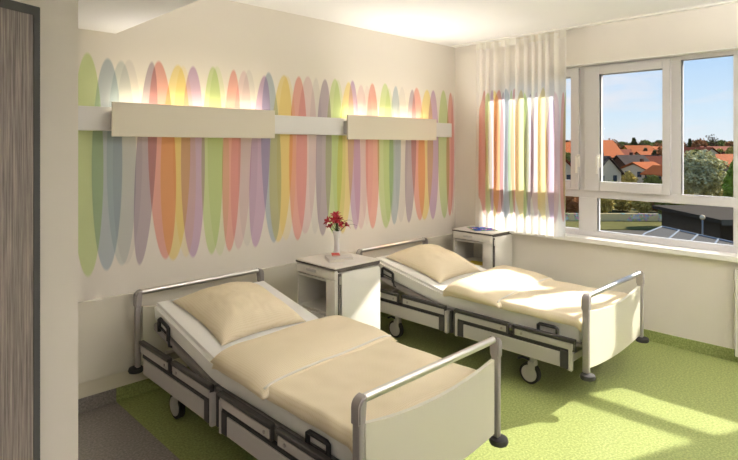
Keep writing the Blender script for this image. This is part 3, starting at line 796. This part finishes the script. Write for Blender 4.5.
b = B(); box(b, -0.125, 0.125, -0.14, 0.14, 0, 0.004, 0.0008); obj('pages', b, M_pages, t)
b = B(); box(b, -0.126, 0.126, -0.141, 0.141, 0.004, 0.0052); obj('cover', b, cover_mat(), t)
b = B(); 
for a in ((-0.126, 0.126, -0.141, -0.125), (-0.126, 0.126, 0.125, 0.141), (-0.126, -0.112, -0.125, 0.125), (0.112, 0.126, -0.125, 0.125)): box(b, a[0], a[1], a[2], a[3], 0.0052, 0.0056)
obj('cover_border', b, mat('green_border_print', lin(96, 150, 60), 0.35), t)
t = thing('magazine', 'yellow magazine lying inside the open niche of the cabinet beside the curtain', 'magazine', (4.80, -0.50, 0.4735), R(10))
b = B(); box(b, -0.07, 0.07, -0.10, 0.10, 0, 0.006, 0.001); obj('cover', b, mat('yellow_cover', lin(214, 190, 40), 0.4), t)

# ------------------------------------------------------------------ the town outside
GZ = -9.0
c_, s_ = math.cos(0.7743), math.sin(0.7743)
def place(px, d):
    """ground point seen in picture column px at depth d metres from the window viewer"""
    a = (px-369)/544.17*d
    return (a*c_+d*s_, -a*s_+d*c_-3.7744)
_mat = mat
def mat(name, col, rough=0.9, metal=0.0, spec=0.08, **k): return _mat(name, col, rough, metal, spec, **k)
M_grass = mat('meadow_ground', lin(84, 80, 50), 0.95, noise_amt=0.35, noise_scale=0.08)
b = B(); box(b, 6.0, 900, -500, 700, GZ-1, GZ); g = struct('ground', b, M_grass)
M_asph = mat('asphalt', lin(86, 80, 72), 0.9, noise_amt=0.1, noise_scale=0.5)
x, y = place(640, 67)
def strip(name, m, pxa, pxb, d0, d1, h):
    b = B(); P = [place(pxa, d0), place(pxb, d0), place(pxb, d1), place(pxa, d1)]
    prism(b, P, 'z', GZ, GZ+h); return struct(name, b, m)
strip('street', M_asph, 540, 690, 50, 69, 0.04)
strip('lawn', mat('bright_lawn', lin(92, 88, 44), 0.95, noise_amt=0.2, noise_scale=0.6), 545, 690, 69.5, 76.5, 0.08)

M_brick = mat('orange_roof_tiles', lin(158, 80, 34), 0.8, noise_amt=0.15, noise_scale=1.2)
M_brick2 = mat('russet_roof_tiles', lin(124, 60, 38), 0.8, noise_amt=0.15, noise_scale=1.2)
M_darkroof = mat('dark_brown_roof_tiles', lin(60, 46, 42), 0.8, noise_amt=0.15, noise_scale=1.2)
M_hw = mat('white_render', lin(216, 196, 166), 0.9); M_hy = mat('yellow_render', lin(176, 140, 52), 0.9); M_hc = mat('sand_render', lin(150, 134, 108), 0.9); M_hb = mat('brown_brick', lin(90, 62, 48), 0.9)
M_win = mat('dark_window', lin(66, 70, 78), 0.2)
def house(label, px, d, w, l, ridge, eaves, wall, roof, rz, group=None):
    """ridge and eaves are heights above the eye in metres (negative = below)"""
    x, y = place(px, d)
    t = thing('house', label, 'house', (x, y, GZ), rz, group)
    zr, ze = 1.7+ridge-GZ, 1.7+eaves-GZ
    b = B(); prism(b, [(-w/2, 0), (w/2, 0), (w/2, ze), (0, zr-0.25), (-w/2, ze)], 'y', -l/2, l/2); obj('walls', b, wall, t)
    b = B(); o = 0.5; k = (zr-ze)/(w/2)
    prism(b, [(-w/2-o, ze-o*k), (0, zr), (w/2+o, ze-o*k), (w/2+o, ze-o*k+0.25), (0, zr+0.28), (-w/2-o, ze-o*k+0.25)], 'y', -l/2-0.4, l/2+0.4); obj('roof', b, roof, t)
    b = B(); box(b, w*0.12, w*0.12+0.6, -l*0.2, -l*0.2+0.6, zr-1.5, zr+0.9); obj('chimney', b, M_hb, t)
    nn = 3
    for s in (-1, 1):
        for k in range(nn):
            for zf in (0.30, 0.72):
                yy = -l/2 + (k+0.5)*l/nn
                b = B(); box(b, s*w/2-0.03, s*w/2+0.03, yy-0.5, yy+0.5, ze*zf-0.1, ze*zf+1.1); obj('window', b, M_win, t)
        for xx in (-w/4, w/4):
            for zf in (0.30, 0.72):
                b = B(); box(b, xx-0.5, xx+0.5, s*l/2-0.03, s*l/2+0.03, ze*zf-0.1, ze*zf+1.1); obj('window', b, M_win, t)
    return t
H = 0.7743
def up(py, d): return -(py-146.14)*d/544.17
def hs(label, px, d, w, l, pr, pe, wall, roof, rz, group=None): return house(label, px, d, w, l, up(pr, d), up(pe, d), wall, roof, rz, group)
TAKEN = []
def free_at(px, d, r):
    x, y = place(px, d)
    if any((x-q[0])**2+(y-q[1])**2 < (r+q[2])**2 for q in TAKEN): return False
    TAKEN.append((x, y, r)); return True
def hh(label, px, d, w, l, pr, pe, wall, roof, rz):
    TAKEN.append((*place(px, d), math.hypot(w, l)/2*0.95)); return hs(label, px, d, w, l, pr, pe, wall, roof, rz)
hh('big orange-roofed house with white gable windows at the left edge of the middle window pane', 602, 162, 8, 9, 141, 156, M_hw, M_brick, R(75))
hh('white gabled house low at the left of the middle window pane', 592, 106, 6.5, 8, 157, 172, M_hw, M_darkroof, R(-20))
hh('yellow gabled house with an orange roof in the middle window pane', 637, 225, 8, 12, 146, 153, M_hy, M_brick, R(60))
hh('dark-roofed long house in the centre of the middle window pane', 630, 140, 6, 7.5, 156, 164, M_hb, M_darkroof, R(60))
hh('low house with bright orange roof and white walls in the middle window pane', 643, 122, 6, 7, 163, 169, M_hw, M_brick, R(75))
hh('dark-roofed house at the right of the middle window pane', 657, 172, 8, 9, 156, 163, M_hb, M_darkroof, R(-15))
hh('brown brick house with an orange-brown roof right of centre in the middle pane', 652, 147, 6, 8, 157, 164, M_hb, M_brick2, R(30))
hh('orange-roofed sand-coloured house in the middle of the middle pane', 645, 200, 6, 8, 152, 158, M_hc, M_brick, R(70))
hh('small orange-roofed white house low at the right edge of the middle pane', 664, 112, 5, 6, 167, 174, M_hw, M_brick, R(-35))
hh('russet-roofed house behind the dark long house in the middle pane', 619, 190, 7, 8, 150, 157, M_hc, M_brick2, R(60))
hh('orange-roofed house high at the right edge of the middle window pane', 658, 245, 9, 12, 147, 153, M_hc, M_brick, R(80))
hh('white gabled house with red roof at the left of the right-hand pane', 697, 180, 9, 11, 148, 156, M_hw, M_brick2, R(-28))
hh('long russet-roofed house in the middle of the right-hand pane', 715, 215, 9, 18, 147, 153, M_hc, M_brick2, R(70))
hh('orange-roofed sand-coloured house behind the evergreens in the right-hand pane', 724, 150, 8, 9, 155, 165, M_hc, M_brick, R(68))
hh('orange-roofed house seen in the narrow pane beside the curtain', 566, 172, 8, 10, 143, 155, M_hc, M_brick, R(70))
hh('white gabled house seen low in the narrow pane beside the curtain', 546, 104, 7, 8, 156, 171, M_hw, M_brick2, R(-20))
rnd = random.Random(11)
n_far = 0
for q in ((712, 300), (690, 262), (700, 250), (634, 290), (612, 262)): TAKEN.append((*place(*q), 4.5))
for k in range(400):
    px = rnd.uniform(545, 745); d = rnd.uniform(255, 345)
    if n_far < 18 and free_at(px, d, 8.0):
        n_far += 1
        hs('one of the small red-roofed houses far off below the skyline', px, d, 8, rnd.uniform(8, 11), 146.14+(rnd.uniform(148.5, 151)-146.14)*250/d, 146.14+8*250/d, rnd.choice([M_hw, M_hc, M_hc]), rnd.choice([M_brick, M_brick2, M_brick2, M_darkroof, M_darkroof]), rnd.uniform(0, 3), 'distant red-roofed houses')

# trees: leaf clumps of small quads round a crown, one mesh per kind
def crown_mesh(name, n, rx, rz_, leaf, m, seed, core=0.75, cone=False):
    r = random.Random(seed); b = B()
    for i in range(n):
        while True:
            p = Vector((r.uniform(-1, 1), r.uniform(-1, 1), r.uniform(-1, 1)))
            if 0.25 < p.length < 1: break
        p = p.normalized()*(core + (1-core)*r.random()) * (0.82 + 0.30*noise.noise(p.normalized()*2.2+Vector((seed, 0, 0))))
        if cone: p = Vector((p.x*(1-(p.z+1)/2.25), p.y*(1-(p.z+1)/2.25), p.z))
        c = Vector((p.x*rx, p.y*rx, p.z*rz_))
        d1 = Vector((r.uniform(-1, 1), r.uniform(-1, 1), r.uniform(-1, 1))).normalized(); d2 = d1.cross(Vector((r.uniform(-1, 1), r.uniform(-1, 1), r.uniform(-1, 1)))).normalized()
        s = leaf*r.uniform(0.6, 1.3)
        b.faces.new([b.verts.new(c+d1*s), b.verts.new(c+d2*s*0.7), b.verts.new(c-d1*s), b.verts.new(c-d2*s*0.7)])
    me = bpy.data.meshes.new(name); b.to_mesh(me); b.free(); me.materials.append(m); return me
def trunk_mesh(h, r, m):
    b = B(); tube(b, [(0, 0, 0), (0.05, 0, h*0.5), (0, 0.05, h)], [r, r*0.8, r*0.4], 8)
    for a in range(5): tube(b, [(0, 0, h*(0.5+0.08*a)), (math.cos(a*1.3)*h*0.22, math.sin(a*1.3)*h*0.22, h*(0.8+0.06*a))], [r*0.4, r*0.1], 5)
    me = bpy.data.meshes.new('trunk'); b.to_mesh(me); b.free(); me.materials.append(m); return me
M_bark = mat('bark', lin(88, 72, 58), 0.95)
def leafm(name, c): return mat(name, c, 0.9, noise_amt=0.4, noise_scale=0.9)
L_green = leafm('mid_green_leaves', lin(120, 124, 66)); L_grey = leafm('grey_green_needles', lin(196, 190, 146)); L_olive = leafm('olive_autumn_leaves', lin(184, 166, 92)); L_brown = leafm('rusty_autumn_leaves', lin(160, 112, 72)); L_dark = leafm('dark_evergreen', lin(74, 84, 50)); L_fresh = leafm('fresh_green_needles', lin(150, 170, 72))
KIND = {}
for k, (n, rx, rz_, lf, m, sd, cone) in dict(round=(2600, 3.2, 3.6, 0.34, L_green, 3, 0), grey=(9000, 4.6, 5.2, 0.26, L_grey, 5, 0), olive=(2600, 2.6, 2.6, 0.26, L_olive, 7, 0), rust=(1500, 2.8, 3.4, 0.34, L_brown, 9, 0), dark=(1600, 2.4, 5.0, 0.38, L_dark, 13, 1), fresh=(4200, 2.6, 5.4, 0.24, L_fresh, 15, 1), bare=(260, 2.2, 4.2, 0.22, M_bark, 19, 0)).items():
    KIND[k] = (crown_mesh('crown', n, rx, rz_, lf, m, sd, core=0.35 if k == 'bare' else 0.6, cone=bool(cone)), rx, rz_)
TR = trunk_mesh(1.0, 0.045, M_bark)
def tree(kind, label, px, d, top, w, group=None, low=0.0):
    """top: picture row of the tip; w: crown width in metres"""
    x, y = place(px, d); zt = 1.7+up(top, d)-GZ
    me, rx, rz_ = KIND[kind]
    t = thing('tree', label, 'tree', (x, y, GZ), (px*7+d) % 6.28, group)
    f = (0.80 if kind != 'bare' else 0.6) + low
    hz = zt*f/2
    c = bpy.data.objects.new('crown', me); C.objects.link(c); c.parent = t; c.location = (0, 0, zt-hz*0.92); c.scale = (w/2/rx, w/2/rx, hz/rz_)
    k = bpy.data.objects.new('trunk', TR); C.objects.link(k); k.parent = t; k.scale = (zt*0.6, zt*0.6, zt*0.8)
    return t
def tt(kind, label, px, d, top, w, group=None):
    TAKEN.append((*place(px, d), w/2)); return tree(kind, label, px, d, top, w, group)
tt('grey', 'big grey-green evergreen filling the lower left of the right-hand pane', 700, 86, 150, 8.6)
tt('fresh', 'fresh green conifer at the right edge of the right-hand pane', 735, 80, 157, 5.6)
tt('round', 'green tree low between the houses at the right of the middle pane', 652, 101, 174, 4)
tt('olive', 'olive bush at the foot of the middle pane right of the white gabled house', 626, 108, 170, 4.5)
tt('round', 'dark bush at the left corner of the flat-roofed hall', 670, 72, 190, 4.2)
tt('bare', 'tall bare tree standing out on the skyline of the right-hand pane', 712, 300, 132, 9)
tt('dark', 'pointed dark fir on the skyline at the left of the right-hand pane', 690, 262, 137, 6)
tt('rust', 'rusty autumn tree on the skyline beside the white gable', 700, 250, 138, 9)
tt('dark', 'dark fir on the skyline in the middle of the middle pane', 634, 290, 136, 8)
tt('rust', 'rusty brown tree on the skyline at the left of the middle pane', 612, 262, 139, 9)
rnd = random.Random(5)
def scatter(n, pa, pb, da, db, w0, w1, top, kinds, label, group, low=0.0, tries=3000):
    m = 0
    for k in range(tries):
        if m >= n: return
        px = rnd.uniform(pa, pb); d = rnd.uniform(da, db); w = rnd.uniform(w0, w1)
        if free_at(px, d, w/2):
            m += 1; tree(rnd.choice(kinds), label, px, d, top(d), w, group, low)
scatter(22, 540, 672, 83, 92, 3.4, 4.6, lambda d: rnd.uniform(189, 197), ['olive', 'olive', 'round', 'rust'], 'one of the olive and green bushes behind the painted wall', 'bushes behind the painted wall', 0.28)
scatter(30, 550, 745, 96, 150, 3.5, 5.5, lambda d: 146.14+6.0*544/d, ['round', 'olive', 'rust'], 'one of the low garden trees between the nearer houses', 'garden trees between the nearer houses', 0.12)
scatter(80, 545, 745, 150, 300, 5, 9, lambda d: 146.14+rnd.uniform(-0.6, 2.5)*544/d, ['round', 'rust', 'dark', 'olive', 'bare'], 'one of the trees growing between the houses of the town', 'trees between the town houses')
scatter(95, 540, 750, 350, 460, 8, 13, lambda d: rnd.uniform(139, 143), ['round', 'dark', 'rust', 'round', 'bare'], 'one of the small far trees along the skyline', 'trees along the skyline')
# painted wall by the lawn
def graffiti():
    m = bpy.data.materials.new('painted_concrete'); m.use_nodes = True; nt = m.node_tree; bs = nt.nodes['Principled BSDF']
    tc = nt.nodes.new('ShaderNodeTexCoord'); v = nt.nodes.new('ShaderNodeTexVoronoi'); v.inputs['Scale'].default_value = 3.5
    nt.links.new(tc.outputs['Object'], v.inputs['Vector'])
    n = nt.nodes.new('ShaderNodeTexNoise'); n.inputs['Scale'].default_value = 0.5; nt.links.new(tc.outputs['Object'], n.inputs['Vector'])
    gt = nt.nodes.new('ShaderNodeMath'); gt.operation = 'GREATER_THAN'; gt.inputs[1].default_value = 0.52; nt.links.new(n.outputs['Fac'], gt.inputs[0])
    mu = nt.nodes.new('ShaderNodeMath'); mu.operation = 'MULTIPLY'; mu.inputs[1].default_value = 0.6; nt.links.new(gt.outputs[0], mu.inputs[0])
    hs_ = nt.nodes.new('ShaderNodeHueSaturation'); hs_.inputs['Saturation'].default_value = 0.9; hs_.inputs['Value'].default_value = 1.0; nt.links.new(v.outputs['Color'], hs_.inputs['Color'])
    mx = nt.nodes.new('ShaderNodeMix'); mx.data_type = 'RGBA'; mx.inputs[6].default_value = lin(236, 206, 146)
    nt.links.new(mu.outputs[0], mx.inputs[0]); nt.links.new(hs_.outputs[0], mx.inputs[7]); nt.links.new(mx.outputs[2], bs.inputs['Base Color'])
    return m
x, y = place(618, 78); b = B(); box(b, -11, 9, -0.15, 0.15, 0, 1.05, 0.02)
o = obj('painted_wall', b, graffiti(), loc=(x, y, GZ)); o.rotation_euler = (0, 0, -H-0.05)
tag(o, 'long low concrete wall with colourful graffiti beside the lawn', 'wall')
# dark flat-roofed hall
t = thing('flat_roofed_hall', 'dark flat-roofed hall standing low in the right half of the lower window pane', 'building', (*place(725, 58), GZ), -H-0.02)
M_dk = mat('dark_roof_felt', lin(60, 52, 43), 0.9); M_dw = mat('dark_wall_board', lin(66, 58, 48), 0.8)
b = B(); box(b, -3.6, 9, -5.0, 6, 0, 3.3); obj('walls', b, M_dw, t)
b = B(); box(b, -4.4, 9.6, -6.6, 6.6, 3.3, 3.7, 0.03); obj('roof', b, M_dk, t)
b = B(); box(b, -4.45, 9.65, -6.66, -6.60, 3.2, 3.75); obj('roof_edge', b, mat('grey_roof_edge', lin(96, 90, 78), 0.8), t)
for k in range(4):
    b = B(); box(b, -3.0+k*3.2, -2.7+k*3.2, -6.3, -6.0, 0, 3.3); obj('canopy_post', b, M_dw, t)
# glazed canopy just below the window
t = thing('glass_canopy', 'glazed canopy with pale beams low in the lower window pane', 'canopy', (*place(690, 28), GZ), 0)
M_beam = mat('pale_blue_steel', lin(128, 134, 142), 0.5)
M_cg = mat('canopy_glass', lin(86, 80, 72), 0.5)
def cp(px, py):
    q = place(px, 5.0*544.17/(py-146.14)); o = place(690, 28)
    return (q[0]-o[0], q[1]-o[1])
ZC2 = 5.7
b = B(); prism(b, [cp(645, 234), cp(662, 227), cp(742, 245), cp(742, 285), cp(600, 270)], 'z', ZC2-0.04, ZC2); obj('glass_panes', b, M_cg, t)
for (p, q) in (((600, 270), (645, 234)), ((645, 234), (662, 227)), ((662, 227), (742, 245)), ((679, 231), (640, 262)), ((698, 235), (668, 262)), ((718, 240), (700, 264)), ((742, 245), (742, 285)), ((742, 285), (600, 270))):
    b = B(); tube(b, [(*cp(*p), ZC2+0.03), (*cp(*q), ZC2+0.03)], 0.05, 6); obj('beam', b, M_beam, t)
for p in ((647, 235), (663, 229), (738, 247), (738, 280), (606, 268)):
    b = B(); tube(b, [(*cp(*p), 0), (*cp(*p), ZC2-0.04)], 0.08, 8); obj('column', b, M_beam, t)
# lamp post
for (px, d, tp, lab) in ((702.5, 48, 219, 'pale globe lamp post in front of the dark hall'), (708.5, 64.8, 211, 'small far lamp post behind the dark hall')):
    t = thing('street_lamp', lab, 'lamp post', (*place(px, d), GZ)); zt = 1.7+up(tp, d)-GZ
    b = B(); tube(b, [(0, 0, 0), (0, 0, zt)], 0.07, 8); obj('pole', b, M_beam, t)
    b = B(); bmesh.ops.create_uvsphere(b, u_segments=16, v_segments=10, radius=0.22); obj('lamp_globe', b, M_hw, t, smooth=True, loc=(0, 0, zt+0.15))
# red-white kerb barriers at the street side
for k, (px, d) in enumerate(((602, 62), (609, 60.5), (616, 59))):
    b = B(); box(b, -0.9, 0.9, -0.12, 0.12, 0, 0.35, 0.03)
    o = obj('road_barrier', b, M_red if k != 1 else M_hw, loc=(*place(px, d), GZ+0.04)); o.rotation_euler = (0, 0, -H-0.15)
    tag(o, ['red low road barrier nearest the window handle side', 'white low road barrier between two red ones', 'red low road barrier right of the white one'][k] + ' on the street below', 'barrier')
